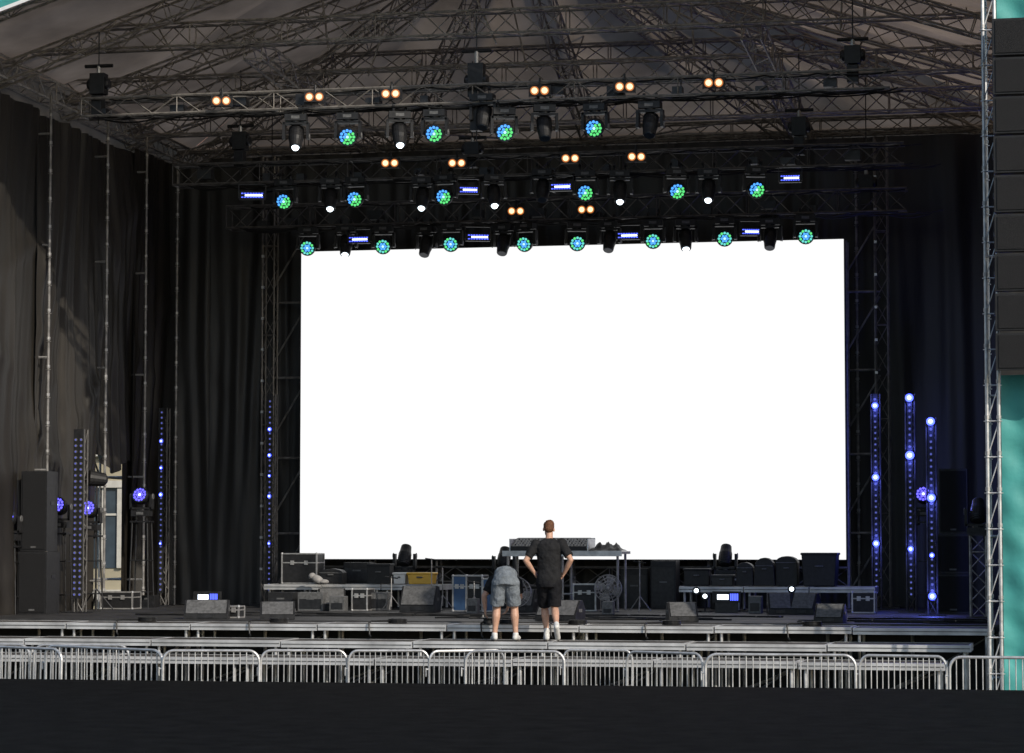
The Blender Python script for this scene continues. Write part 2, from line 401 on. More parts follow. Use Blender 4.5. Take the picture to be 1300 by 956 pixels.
def head_mesh(kind):
    h=MB(); wash=kind in('wash','purple','cyan')
    h.box((0,0,-.06),(.36,.22,.11),'black'); h.box((0,-.112,-.06),(.14,.006,.05),'grey')
    for x in(-.1,.1): h.tube((x,0,-.01),(x,0,.07),.02,'blackm'); h.lathe((x-.02,0,.1),(1,0,0),[(0,.045),(.04,.045)],'blackm',10)
    h.lathe((0,0,-.11),(0,0,-1),[(0,.09),(.03,.09)],'blackm')
    h.box((0,0,-.155),(.42,.14,.04),'black')
    for sgn in(-1,1): h.box((sgn*.2,0,-.28),(.045,.14,.28),'black'); h.lathe((sgn*.222,0,-.38),(sgn,0,0),[(0,.06),(.012,.05)],'grey',12)
    c=Vector((0,0,-.38))
    if wash:
        ax=Vector((.05,-.95,-.30)).normalized()
        h.lathe(c,ax,[(-.16,.06),(-.15,.1),(-.08,.135),(.02,.155),(.1,.158),(.115,.150)],'black',20)
        lc=c+ax*.116; x,y=frame(ax); h.lathe(lc,ax,[(0,.148),(.003,.148)],'blk_lens',20)
        cells=[(0,0)]+[(.052*math.cos(k*math.pi/3),.052*math.sin(k*math.pi/3)) for k in range(6)]+[(.107*math.cos(k*math.pi/6),.107*math.sin(k*math.pi/6)) for k in range(12)]
        for i,(a,b) in enumerate(cells):
            if kind=='purple': k='cpurp' if i else 'bcore'
            elif kind=='wash': k='chot' if i==0 else ('cgreen' if a*.8+b*.6<.01 else 'cblue')
            else: k='chot' if i==0 else ('ccyan' if i>=7 and i%3 else ('cgreen' if i>=7 else 'cblue'))
            h.lathe(lc+x*a+y*b+ax*.003,ax,[(0,.0255),(.006,.022)],k,8)
        h.lens=lc
    else:
        ax=Vector((.02,-.5,-.86)).normalized()
        h.lathe(c,ax,[(-.2,.05),(-.19,.1),(-.1,.125),(.04,.125),(.1,.11),(.2,.1),(.215,.09)],'black',18)
        for i in range(5): h.lathe(c+ax*(-.17+.035*i),ax,[(0,.128),(.012,.128)],'blackm',18)
        lc=c+ax*.216; h.lathe(lc,ax,[(0,.08),(.004,.078)],'blk_lens',16)
        if kind=='spot': h.lathe(lc+ax*.004,ax,[(0,.064),(.035,.045)],'wlens',12)
        h.lens=lc
    return h.mesh("moving_head_light_"+kind),h.lens
HM={k:head_mesh(k) for k in('wash','cyan','spot','off','purple')}
def head(kind,u,v,y,name="moving_head_light"):
    me,l=HM[kind]; rz=random.uniform(-.2,.35); p=at(u,v,y); ll=Matrix.Rotation(rz,3,'Z')@l
    place(me,name,p-ll,(0,0,rz))
y=41.95
for k,u,v in(('spot',375,187),('wash',441,174),('spot',508,184),('wash',551,170),('wash',641,168),('off',692,176),('wash',754,163),('off',824,172),('off',612,162)): head(k,u,v,y)
y=45.95
for k,u,v in(('wash',360,256),('spot',419,265),('wash',450,253),('spot',535,264),('wash',563,250),('spot',628,261),('off',688,254),('wash',743,245),('spot',787,256),('wash',860,243),('spot',899,254),('wash',961,241)): head(k,u,v,y)
y=48.95
for k,u,v in(('cyan',390,315),('spot',438,323),('cyan',486,313),('off',538,324),('cyan',572,310),('off',637,322),('cyan',665,310),('cyan',733,309),('off',772,318),('cyan',829,306),('spot',871,316),('cyan',920,303),('off',977,315),('cyan',1023,300)): head(k,u,v,y)
def blinder():
    h=MB(); h.box((0,.06,0),(.34,.12,.17),'black')
    for x in(-.082,.082):
        h.lathe((x,0,0),(0,-1,0),[(0,.072),(.01,.072)],'warmd',16); h.lathe((x,-.01,0),(0,-1,0),[(0,.05),(.012,.036)],'warm',12)
    for x in(-.175,.175): h.box((x,.06,0),(.012,.05,.2),'blackm')
    h.tube((0,.08,.08),(0,.08,.22),.02,'blackm'); return h.mesh("blinder")
BM=blinder()
for u,v,y in((281,128,41.9),(399,123,41.9),(496,119,41.9),(685,115,41.9),(793,110,41.9),(906,105,41.9),(495,207,45.9),(580,207,45.9),(724,201,45.9),(808,199,45.9),(655,268,48.9),(744,266,48.9)):
    place(BM,"blinder_light",at(u,v,y),(R(random.uniform(-6,6)),0,R(random.uniform(0,14))))
def strobe():
    h=MB(); h.box((0,.05,0),(.48,.1,.15),'black'); h.box((.03,-.004,0),(.32,.008,.03),'strobe')
    for z in(-.035,.035):
        for i in range(8): h.box((-.18+i*.052,-.004,z),(.036,.008,.018),'strobeb')
    for x in(-.25,.25): h.box((x,.05,.08),(.012,.05,.24),'blackm')
    h.box((0,.05,.2),(.51,.05,.012),'blackm'); return h.mesh("strobe")
SM=strobe()
for u,v,y in((320,248,45.9),(595,241,45.9),(712,237,45.9),(1003,226,45.9),(455,304,48.9),(607,301,48.9),(797,299,48.9),(953,294,48.9)):
    place(SM,"strobe_light",at(u,v,y),(0,0,R(random.uniform(0,25))),scale=(random.uniform(.75,1),1,1))
# ---------------------------------------------------------------- LED pixel bars
def bluelamp(p,e):
    d=bpy.data.lights.new("led_glow",'POINT'); d.energy=e; d.color=(.12,.16,1); d.shadow_soft_size=.02
    o=bpy.data.objects.new("blue_led_lamp",d); sc.collection.objects.link(o); o.location=p
def pixbar(u,y,v0,v1,bright=(),cols=1):
    h=MB(); a=at(u,v1,y);b=at(u,v0,y); x=a.x
    h.bx(x-.22,x+.22,y-.2,y+.2,FZ,FZ+.02,'blackm'); z0=FZ
    w=.045*cols
    truss(h,(x,y+.14,z0),(x,y+.14,b.z),.16,.16,'dtruss',.3,.014,.008)
    h.bx(x-w,x+w,y-.02,y+.03,z0+.25,b.z,'black')
    n=int((b.z-z0-.3)/.105)
    for i in range(n):
        z=z0+.32+i*.105
        for c in range(cols):
            xx=x+(c-(cols-1)/2)*.1
            h.lathe((xx,y-.02,z),(0,-1,0),[(0,.03),(.012,.026)],'grey',8); h.lathe((xx,y-.032,z),(0,-1,0),[(0,.017),(.004,.015)],'bdim',8)
    for bu,bv,r in bright:
        p=at(bu,bv,y-.05); h.ell((x,y-.05,p.z),(r,r*.6,r),'bdot',n=14,mm=10); h.ell((x,y-.05-r*.5,p.z),(r*.5,r*.25,r*.5),'bcore',n=10,mm=8)
        if r>.04: bluelamp((x+.02,y-.05-r-.1,p.z),11*(r/.055)**2)
    h.obj("led_pixel_bar")
pixbar(98,44.2,545,770,(),2); pixbar(204,49.3,518,762,((200,560,.035),(200,594,.028),(200,628,.038),(200,690,.025)))
pixbar(342,49.6,500,745,((342,545,.035),(342,578,.035),(342,604,.025),(342,630,.035),(342,690,.025)))
pixbar(1113,49.3,500,745,((1113,515,.06),(1113,606,.065),(1113,690,.06)))
pixbar(1157,47.6,500,762,((1157,505,.072),(1157,578,.078),(1157,697,.05)))
pixbar(1184,45.5,530,778,((1184,535,.07),(1184,632,.07),(1184,757,.065),(1184,705,.04)))
def floorhead(kind,u,v,y,base=FZ):
    me,l=HM[kind]; p=at(u,v,y)
    place(me,"moving_head_light",(p.x-l.x,p.y-l.y,p.z+ l.z),(0,R(180),0))
    cz=p.z+l.z-.1; c=MB(); cx=p.x;cy=p.y-l.y
    if cz>base+.05:
        for dx in(-.15,.15):
            for dy in(-.12,.12): c.tube((cx+dx*1.3,cy+dy*1.3,base),(cx+dx,cy+dy,cz),.014,'blackm')
        for zz in(.3,.9):
            if base+zz<cz: c.box((cx,cy,base+zz),(.36,.3,.02),'blackm')
        c.box((cx,cy,cz),(.38,.3,.03),'blackm'); c.obj("lamp_stand")
for u,v,y in((9,656,43),(73,641,44.8),(112,645,46),(178,628,48),(1173,627,48.4)): floorhead('purple',u,v,y)
h=MB(); p=at(123,608,46.3); h.lathe(p,(-.8,-.5,.1),[(-.2,.05),(-.15,.12),(.12,.15),(.15,.15)],'black'); h.tube((p.x,p.y,FZ),(p.x,p.y,p.z),.02,'blackm')
for a in range(3): h.tube((p.x,p.y,FZ+.4),(p.x+.35*math.cos(a*2.1),p.y+.35*math.sin(a*2.1),FZ),.014,'blackm')
h.obj("stage_light_on_stand")
# ---------------------------------------------------------------- loudspeakers
def speaker(x0,x1,y,z0,z1,d=.55,name="loudspeaker"):
    h=MB(); h.bx(x0,x1,y,y+d,z0,z1,'black'); w=x1-x0;hh=z1-z0
    h.bx(x0+.03,x1-.03,y-.012,y-.001,z0+.04,z1-.04,'grille')
    h.bx(x0+w*.4,x1-w*.4,y-.016,y-.012,z0+.06,z0+.09,'grey')
    for x in(x0-.003,x1+.003): h.box((x,y+d*.5,z0+hh*.6),(.012,.16,.06),'blackm')
    h.obj(name,bevel=.012)
a=at(26,700,43.2);b=at(60,598,43.2); speaker(a.x,b.x,43.2,a.z,b.z,.5); speaker(a.x-.03,b.x+.03,43.15,FZ,a.z-.005,.6,"subwoofer")
a=at(1192,678,46.8);b=at(1228,595,46.8); speaker(a.x,b.x,46.8,a.z+.005,b.z)
a2=at(1187,678,46.7);b2=at(1232,678,46.7); speaker(a2.x,b2.x,46.7,FZ,FZ+(a.z-FZ)*.5-.003,.7,"subwoofer"); speaker(a2.x,b2.x,46.7,FZ+(a.z-FZ)*.5+.003,a.z,.7,"subwoofer")
t=MB(); p=at(1242,680,44.5); truss(t,(p.x,44.5,FZ),(p.x,44.5,p.z),.26,.26,'trussm',.26,.022,.011); t.bx(p.x-.2,p.x+.2,44.3,44.7,FZ,FZ+.02,'blackm'); t.bx(p.x-.17,p.x+.17,44.33,44.67,p.z,p.z+.02,'blackm')
t.obj("truss_plinth")
me,l=HM['off']; place(me,"moving_head_light",(p.x,44.5,p.z+.02),(R(180),0,0))
# ---------------------------------------------------------------- stage equipment
def case(u0,u1,v0,v1,y,d=.5,panel='black',name="flight_case",rz=0):
    a=at(u0,v1,y);b=at(u1,v0,y);h=MB();x0,x1,za,zb=a.x,b.x,max(a.z,FZ+.002),b.z
    if v1>758: za=FZ+.002
    h.bx(x0,x1,y,y+d,za,zb,panel); e=.022
    for x in(x0,x1):
        for yy in(y,y+d): h.bx(x-e*.6,x+e*.6,yy-e*.6,yy+e*.6,za,zb,'galv')
    for z in(za+.01,zb,za+(zb-za)*.7):
        for yy in(y,y+d): h.bx(x0,x1,yy-e*.5,yy+e*.5,z-e*.5,z+e*.5,'galv')
        for x in(x0,x1): h.bx(x-e*.5,x+e*.5,y,y+d,z-e*.5,z+e*.5,'galv')
    for x in(x0,x1):
        for z in(za+.01,zb): h.ell((x,y,z),.026,'alu',n=8,mm=5)
    for t in(.3,.7): h.box((x0+(x1-x0)*t,y-.018,za+(zb-za)*.7),(.07,.02,.08),'galv')
    h.obj(name)
case(575,592,731,771,46.5,.5,'blue'); case(593,612,731,771,46.55,.5,'black'); case(613,626,735,771,46.4,.5,'blue')
case(447,466,748,766,46.6); case(358,402,703,741,48.6,.5,'black')
case(728,756,742,771,47.2,.5,'black')
def plainbox(u0,u1,v0,v1,y,d,k,name,bev=.02):
    a=at(u0,v1,y);b=at(u1,v0,y);h=MB(); za=FZ+.002 if v1>758 else a.z; h.bx(a.x,b.x,y,y+d,za,b.z,k)
    h.box(((a.x+b.x)/2,y-.006,(za+b.z)/2+.05),((b.x-a.x)*.3,.012,.03),'grey'); h.bx(a.x+.03,b.x-.03,y-.008,y-.001,za+.04,b.z-.12,'blackm'); h.obj(name,bevel=bev)
plainbox(436,470,714,741,49.3,.4,'black',"amplifier"); plainbox(826,858,712,768,49.2,.5,'black',"guitar_cabinet"); plainbox(788,822,722,768,49.5,.4,'black',"guitar_cabinet")
plainbox(630,652,735,768,48.9,.4,'black',"guitar_cabinet")
plainbox(556,574,738,768,48.9,.4,'black',"guitar_cabinet"); plainbox(469,492,752,770,46.9,.35,'grey',"amplifier"); plainbox(340,372,752,770,46.4,.35,'black',"amplifier")
plainbox(418,437,757,772,46.0,.25,'grey',"stage_box"); case(128,168,752,776,46.8,.45); plainbox(176,196,756,772,48.2,.3,'black',"stage_box")
plainbox(592,606,760,776,45.2,.2,'grey',"stage_box"); plainbox(764,778,764,778,44.6,.2,'grey',"stage_box"); plainbox(950,966,757,772,46.2,.3,'grey',"stage_box"); case(1082,1110,752,772,46.8,.4)
def stand(u,y,hgt,cym=False):
    x=X(u,y);h=MB();z=FZ
    h.tube((x,y,z+.08),(x,y,z+hgt),.010,'galv')
    for a in range(3): h.tube((x,y,z+.28),(x+.22*math.cos(a*2.1+.6),y+.22*math.sin(a*2.1+.6),z+.01),.009,'galv')
    h.tube((x-.12,y,z+hgt),(x+.12,y,z+hgt-.03),.012,'blackm')
    h.obj("keyboard_stand")
stand(548,46.8,.95); stand(562,47.2,.8); stand(497,46.6,.62); stand(812,47.1,.9); stand(602,46.0,.55)
tb=MB(); a=at(640,711,47.6);b=at(790,700,47.6); zt=b.z
tb.bx(a.x,b.x,47.5,48.5,zt-.05,zt,'grey2'); tb.bx(a.x-.01,b.x+.01,47.48,47.5,zt-.09,zt+.01,'alu')
for x in(a.x+.08,(a.x+b.x)/2,b.x-.08):
    for yy in(47.56,48.4): tb.tube((x,yy,FZ),(x,yy,zt-.05),.025,'galv')
tb.tube((a.x+.08,47.56,FZ+.3),(b.x-.08,47.56,FZ+.3),.02,'galv'); tb.obj("equipment_table")
mc=MB(); a=at(651,700,47.9);b=at(748,687,47.9)
mc.prism([(47.7,zt+.002),(48.4,zt+.002),(48.4,zt+.22),(48.25,zt+.24),(47.7,zt+.09)],a.x,b.x,'black')
mc.prism([(47.69,zt+.093),(47.7,zt+.088),(48.24,zt+.243),(48.24,zt+.25)],a.x+.03,b.x-.03,'grey')
for i in range(22):
    x=a.x+.08+i*(b.x-a.x-.16)/21
    for j in range(4):
        yy=47.76+j*.12; mc.box((x,yy,zt+.09+(yy-47.7)*.285+.012),(.022,.03,.02),'grey2' if (i+j)%3 else 'black')
mc.bx(a.x-.02,a.x,47.68,48.42,zt+.002,zt+.23,'alu'); mc.bx(b.x,b.x+.02,47.68,48.42,zt+.002,zt+.23,'alu'); mc.bx(a.x-.02,b.x+.02,48.4,48.42,zt+.2,zt+.245,'alu'); mc.obj("mixing_console")
vs=[];fs=[];a=at(750,700,47.9);b=at(792,690,47.9)
for j in range(13):
    for i in range(25):
        s_,t_=i/24,j/12; e=min(s_,1-s_,t_,1-t_)*4
        vs.append((a.x+(b.x-a.x)*s_,47.6+.7*t_,zt+.01+min(1,e)*(.10+.03*math.sin(i*.9+j*.5)+.03*math.sin(j*1.1-i*.3)+.015*math.sin(i*2.1+j*1.3))))
for j in range(12):
    for i in range(24): q=j*25+i; fs.append((q,q+1,q+26,q+25))
c=MB(); c.add(vs,fs,'rope'); c.obj("folded_tarpaulin",True)
for (u0,u1,vt,y) in((335,560,742,47.8),(862,1112,745,47.6)):
    a=at(u0,vt,y);b=at(u1,vt,y);n=3;w=(b.x-a.x)/n
    for i in range(n): deck(a.x+w*i,a.x+w*(i+1)-.02,y,y+1,a.z,FZ,"drum_riser_deck")
rz1=at(450,742,47.8).z; rz2=at(980,745,47.6).z
def onr(u0,u1,vt,y,zb,k,name,d=.4,taper=0,bev=.02,arch=0):
    a=X(u0,y);b=X(u1,y);z=at(u0,vt,y).z;h=MB();cx=(a+b)/2;w=(b-a)/2
    tx=1-taper
    poly=[(-w*tx,zb),(w*tx,zb),(w,z-arch)]
    if arch: poly+=[(w*math.cos(t*math.pi/8),z-arch+arch*math.sin(t*math.pi/8)) for t in range(1,8)]
    poly+=[(-w,z-arch)]
    n=len(poly); vs=[(cx+p_,y,q_) for p_,q_ in poly]+[(cx+p_,y+d,q_) for p_,q_ in poly]
    h.add(vs,[(i,(i+1)%n,n+(i+1)%n,n+i) for i in range(n)]+[tuple(range(n))[::-1],tuple(range(n,2*n))],k)
    if not arch: h.bx(cx-w-.015,cx+w+.015,y-.015,y+d+.015,z-.04,z+.004,k)
    else: h.box((cx,y-.01,z-arch),(w*1.9,.02,.02),'grey')
    h.box((cx,y-.02,zb+(z-zb)*.6),(w*.5,.03,.03),'grey')
    h.obj(name,bevel=bev)
onr(517,549,727,48,rz1+.006,'yellow',"yellow_crate",.4,.12); onr(499,515,727,48.1,rz1+.006,'whitep',"white_bucket",.3,.12)
onr(1017,1062,702,48,rz2+.006,'black',"waste_bin",.6,.12)
onr(984,1012,706,48.2,rz2+.006,'black',"instrument_case",.4,.02,.02,.12)
onr(958,982,708,48.1,rz2+.006,'black',"instrument_case",.3,-.15,.02,.15); onr(935,955,714,48.1,rz2+.006,'black',"instrument_case",.3,-.1,.02,.1)
onr(868,900,722,48.3,rz2+.006,'black',"instrument_case",.3,0,.03); onr(903,930,730,48.2,rz2+.006,'blackm',"amplifier",.3,0,.01)
onr(405,435,722,48.4,rz1+.006,'black',"instrument_case",.3,0,.02,.08); onr(466,495,716,48.2,rz1+.006,'black',"amplifier",.3,0,.01)
for u,v in((514,703),(921,703),(640,706)):
    me,l=HM['off']; p=at(u,v,49.3); place(me,"moving_head_light",(p.x,p.y,p.z-.42),(R(180),0,0))
    c=MB(); c.bx(p.x-.25,p.x+.25,49.05,49.55,FZ,p.z-.42,'black'); c.bx(p.x-.26,p.x+.26,49.04,49.06,p.z-.5,p.z-.46,'galv'); c.obj("lamp_plinth",bevel=.01)
def wedge(u0,u1,y,zb,h_=.34,rz=0,name="stage_monitor_wedge"):
    w=X(u1,y)-X(u0,y); cx=(X(u0,y)+X(u1,y))/2; h=MB()
    h.prism([(-.22,0),(.22,0),(.24,h_*.55),(.1,h_),(.0,h_),(-.22,h_*.25)],-w/2,w/2,'black')
    h.prism([(.235,h_*.6),(.105,h_*1.0),(.115,h_*1.02),(.247,h_*.62)],-w/2+.03,w/2-.03,'grille')
    for x in(-w/2-.003,w/2+.003): h.box((x,0,h_*.5),(.01,.13,.05),'grey')
    h.prism([(-.225,h_*.3),(-.005,h_*.99),(-.012,h_*1.0),(-.232,h_*.3)],-w/2+.03,w/2-.03,'grey' )
    h.box((0,-.225,h_*.14),(w*.35,.012,.05),'blackm')
    o=h.obj(name,bevel=.008); o.location=(cx,y,zb); o.rotation_euler=(0,0,rz)
for u0,u1,y,hh in((237,290,41.2,.3),(332,374,41.1,.28),(684,738,41.2,.32),(847,884,41.1,.3),(1035,1072,41.3,.28)): wedge(u0,u1,y,FZ+.004,hh,random.uniform(-.3,.3))
for u0,u1,y,hh in((511,556,45.8,.46),(405,438,46.6,.4),(974,1004,45.8,.36),(1006,1038,45.8,.36),(650,680,46.4,.4)): wedge(u0,u1,y,FZ+.004,hh,random.uniform(-.3,.3))
case(283,303,770,790,41.6,.3,'black'); plainbox(378,410,752,772,46.2,.3,'grey',"amplifier")
for u,v,y in((262,758,46),(922,758,46.6)):
    p=at(u,v,y); h=MB(); h.box((p.x,y+.06,p.z),(.5,.12,.2),'black'); h.box((p.x-.06,y-.004,p.z),(.2,.008,.09),'strobe')
    for i in range(5): h.box((p.x+.08+.03*i,y-.004,p.z),(.02,.008,.12),'strobeb')
    h.box((p.x,y+.06,(p.z-.1+FZ)/2),(.4,.1,p.z-.1-FZ),'blackm'); h.obj("led_floor_light")
for u,v,y in((884,750,47),(895,757,47),(1005,748,47)):
    p=at(u,v,y);h=MB();h.lathe(p,(.1,-1,.2),[(-.14,.03),(-.12,.06),(0,.075),(.01,.07)],'black'); h.lathe(p+Vector((.001,-.011,.002)),(.1,-1,.2),[(0,.04),(.006,.03)],'wlens',10)
    h.tube(p,(p.x,p.y,FZ),.015,'blackm'); h.box((p.x,p.y,FZ+.01),(.2,.2,.02),'blackm'); h.obj("par_light")
def fan(u,v,y,r):
    p=at(u,v,y);h=MB(); ax=Vector((.1,-1,.1)).normalized();x,yy=frame(ax)
    for off in(-.07,.07):
        for rr in(r,r*.75,r*.5,r*.25):
            pts=[p+ax*off+x*rr*math.cos(t*math.pi/12)+yy*rr*math.sin(t*math.pi/12) for t in range(25)]; h.pipe(pts,.006,'galv',4)
        for k in range(16):
            t=k*math.pi/8; h.tube(p+ax*off*1.2,p+ax*off*.9+x*r*math.cos(t)+yy*r*math.sin(t),.004,'galv',4)
    for k in range(4):
        t=k*math.pi/2+.3; d=x*math.cos(t)+yy*math.sin(t); e=d.cross(ax)
        h.add([p+d*.05-e*.04,p+d*r*.9-e*.1+ax*.03,p+d*r*.9+e*.08-ax*.03,p+d*.05+e*.04],[(0,1,2,3)],'grey2')
    h.lathe(p,ax,[(-.14,.07),(.06,.07)],'grey'); h.tube(p-ax*.1,(p.x,p.y+.1,FZ+.03),.02,'galv'); h.lathe((p.x,p.y+.1,FZ),(0,0,1),[(0,.2),(.02,.19),(.04,.05)],'blackm')
    h.obj("stage_fan")
fan(772,747,46.6,.24); fan(655,752,46.2,.27)
h=MB(); p=at(403,744,47.5); h.ell((p.x,p.y,rz1+.09),(.13,.12,.08),'grey2',Matrix.Rotation(.5,3,'Y')); h.ell((p.x-.1,p.y,rz1+.15),(.07,.09,.07),'grey2'); h.ell((p.x+.12,p.y,rz1+.05),(.1,.1,.05),'grey2'); h.obj("cloth_bundle",True)
for i in range(14):
    rnd=random.Random(i+50); x=rnd.uniform(-8,5);y=rnd.uniform(41.2,44.5);pts=[]
    for k in range(26): x+=rnd.uniform(-.02,.3);y+=rnd.uniform(-.12,.12); y=max(40.9,y); pts.append((min(x,7),y,FZ+.014))
    h=MB();h.pipe(pts,.014,'rope',5);h.obj("stage_cable")
for u in(150,318,470,612,700,820,1000):
    x=X(u,39.55); h=MB(); rnd=random.Random(u)
    pts=[(x+.25*math.sin(t*.35)*rnd.uniform(.8,1.2),40.9-t*.14,.705) for t in range(10)]+[(x-.02,39.56,.68),(x,39.53,.5),(x+.03,39.5,.47)]
    h.pipe(pts,.013,'rope',6)
    for k in range(3):
        cc=[(x+.3+.14*math.cos(t*math.pi/9),40.1+.14*math.sin(t*math.pi/9),.675+.022*k) for t in range(19)]; h.pipe(cc,.012,'rope',5)
    h.obj("cable_coil")
# ---------------------------------------------------------------- right PA tower
pt=MB(); y=37.4
xa,xb=X(1255,y),X(1270,y)
for x,yy in((xa,y),(xb,y),(xa,y+.9),(xb+1.8,y),(xb+1.8,y+.9)): pole(pt,x,yy,LOWZ,12,'alu')
z=LOWZ+.3
while z<12:
    pt.tube((xa,y,z),(xb,y,z),.012,'alu'); pt.tube((xa,y,z),(xb,y,z+.5),.009,'alu'); z+=.5
for z in(0,2,4,6,8,10):
    pt.tube((xa,y,z),(xa,y+.9,z),.022,'alu'); pt.tube((xa,y+.9,z),(xb+1.8,y+.9,z),.022,'galv')
pt.obj("pa_scaffold_tower")
bn=MB(); x0=X(1273,37.6)
def wavy(z0,z1,k,x0=x0,x1=x0+2.6,yy=37.6):
    vs=[];fs=[];nx,nz=80,60
    for j in range(nz+1):
        for i in range(nx+1):
            x=x0+(x1-x0)*i/nx;z=z0+(z1-z0)*j/nz; vs.append((x,yy+.025*math.sin(x*11+z*2)+.02*math.sin(z*5-x*6)+.012*math.sin(z*13+x*9),z))
    for j in range(nz):
        for i in range(nx): q=j*(nx+1)+i; fs.append((q,q+1,q+nx+2,q+nx+1))
    bn.add(vs,fs,k)
zm=at(1285,476,37.6).z; zt2=at(1285,34,37.6).z
wavy(LOWZ,zm,'teal'); wavy(zt2,12,'teal')
bn.obj("teal_banner",True)
curtain("black_scrim",(x0+2.6,38.3),(x0-.02,38.3),zm,zt2,.05,44,'curtain')
xx=X(1267,37)
n=9; hh=(zt2-zm)/n
for i in range(n):
    h=MB(); zb=zm+hh*i; h.prism([(36.9,zb+.02),(37.35,zb+.05),(37.35,zb+hh-.05),(36.9,zb+hh-.01)],xx,xx+1.15,'black')
    h.bx(xx+.04,xx+1.11,36.885,36.899,zb+.05,zb+hh-.04,'grille'); h.box((xx-.004,37.1,zb+hh/2),(.02,.3,.05),'grey'); h.obj("line_array_loudspeaker",bevel=.006)
# ---------------------------------------------------------------- crowd barriers
def barrier_mesh(W=2.1,H=1.1,n=22):
    h=MB(); r=.021; rc=.16
    def arc(cx,cz,a0,a1): return [(cx+rc*math.cos(R(a0+(a1-a0)*i/6)),0,cz+rc*math.sin(R(a0+(a1-a0)*i/6))) for i in range(7)]
    w=W/2; zb=.16
    pts=arc(-w+rc,H-rc,180,90)+arc(w-rc,H-rc,90,0)+arc(w-rc,zb+rc,0,-90)+arc(-w+rc,zb+rc,-90,-180); pts.append(pts[0]); h.pipe(pts,r,'alu',8)
    for i in range(1,n):
        x=-w+W*i/n; dd=max(0,rc-(w-abs(x))); e=rc-math.sqrt(max(0,rc*rc-dd*dd))
        h.tube((x,0,zb+e),(x,0,H-e),.0095,'alu',6)
    for x in(-w+.25,w-.25):
        h.pipe([(x,-.3,.0),(x,-.28,.05),(x,0,.17),(x,.28,.05),(x,.3,0)],.016,'alu')
        h.tube((x,0,.12),(x,0,.2),.016,'alu')
    for z in(.45,.85): h.tube((-w,0,z),(-w-.06,0,z),.012,'alu'); h.tube((-w-.06,0,z+.02),(-w-.06,0,z-.1),.012,'alu')
    return h.mesh("crowd_barrier",False)
BR=barrier_mesh(); BR2=barrier_mesh(1.45,1.1,15)
def barrier(ua,ub,y0,y1):
    a=Vector((X(ua,y0),y0,LOWZ));b=Vector((X(ub,y1),y1,LOWZ)); c=(a+b)/2; L=(b-a).length
    W=2.1 if L>1.75 else 1.45; me=BR if L>1.75 else BR2
    place(me,"crowd_barrier",c,(R(random.uniform(-1.5,1.5)),0,math.atan2(b.y-a.y,b.x-a.x)),scale=(L/W,1,1))
for ua,ub,y0,y1 in((895,1085,35.85,35.9),(1090,1200,35.9,35.7),(1204,1330,35.6,35.6),(795,891,36.5,36.0),(715,803,36.9,36.9),(591,716,36.2,36.3),(545,640,36.0,36.6),(443,545,35.95,36.2),(332,441,35.75,36.0),(208,330,35.45,35.7),(60,208,36.9,35.5),(45,165,37.1,37.2),(-60,78,36.8,35.6),(-90,40,37.2,37.2)):
    barrier(ua,ub,y0,y1)
# ---------------------------------------------------------------- town building
bl=bpy.data.objects.new("town_building",None); sc.collection.objects.link(bl)
bx0,bx1,by=-34,-8,72
w=MB(); w.bx(bx0,bx1,by,by+12,LOWZ,13,'wall'); w.obj("walls",parent=bl)
w=MB()
for z in(.3,4.4,8.6,12.7): w.bx(bx0-.1,bx1+.1,by-.2,by-.003,z,z+.28,'trim')
for i in range(13):
    x=bx0+1+i*2.0
    for z in(1.2,5.2,9.4):
        w.bx(x-.62,x-.45,by-.1,by-.003,z,z+2.3,'trim'); w.bx(x+.45,x+.62,by-.1,by-.003,z,z+2.3,'trim'); w.bx(x-.7,x+.7,by-.14,by-.003,z+2.3,z+2.5,'trim')
        w.bx(x-.45,x+.45,by-.03,by-.003,z,z+2.3,'glass'); w.bx(x-.03,x+.03,by-.06,by-.031,z,z+2.3,'trim'); w.bx(x-.44,x+.44,by-.065,by-.061,z+1.5,z+1.56,'trim')
w.obj("windows_and_trim",parent=bl)
w=MB(); w.prism([(by-.4,13.0),(by+6,16),(by+12.4,13.0)],bx0-.4,bx1+.4,'rooft'); w.obj("roof",parent=bl)
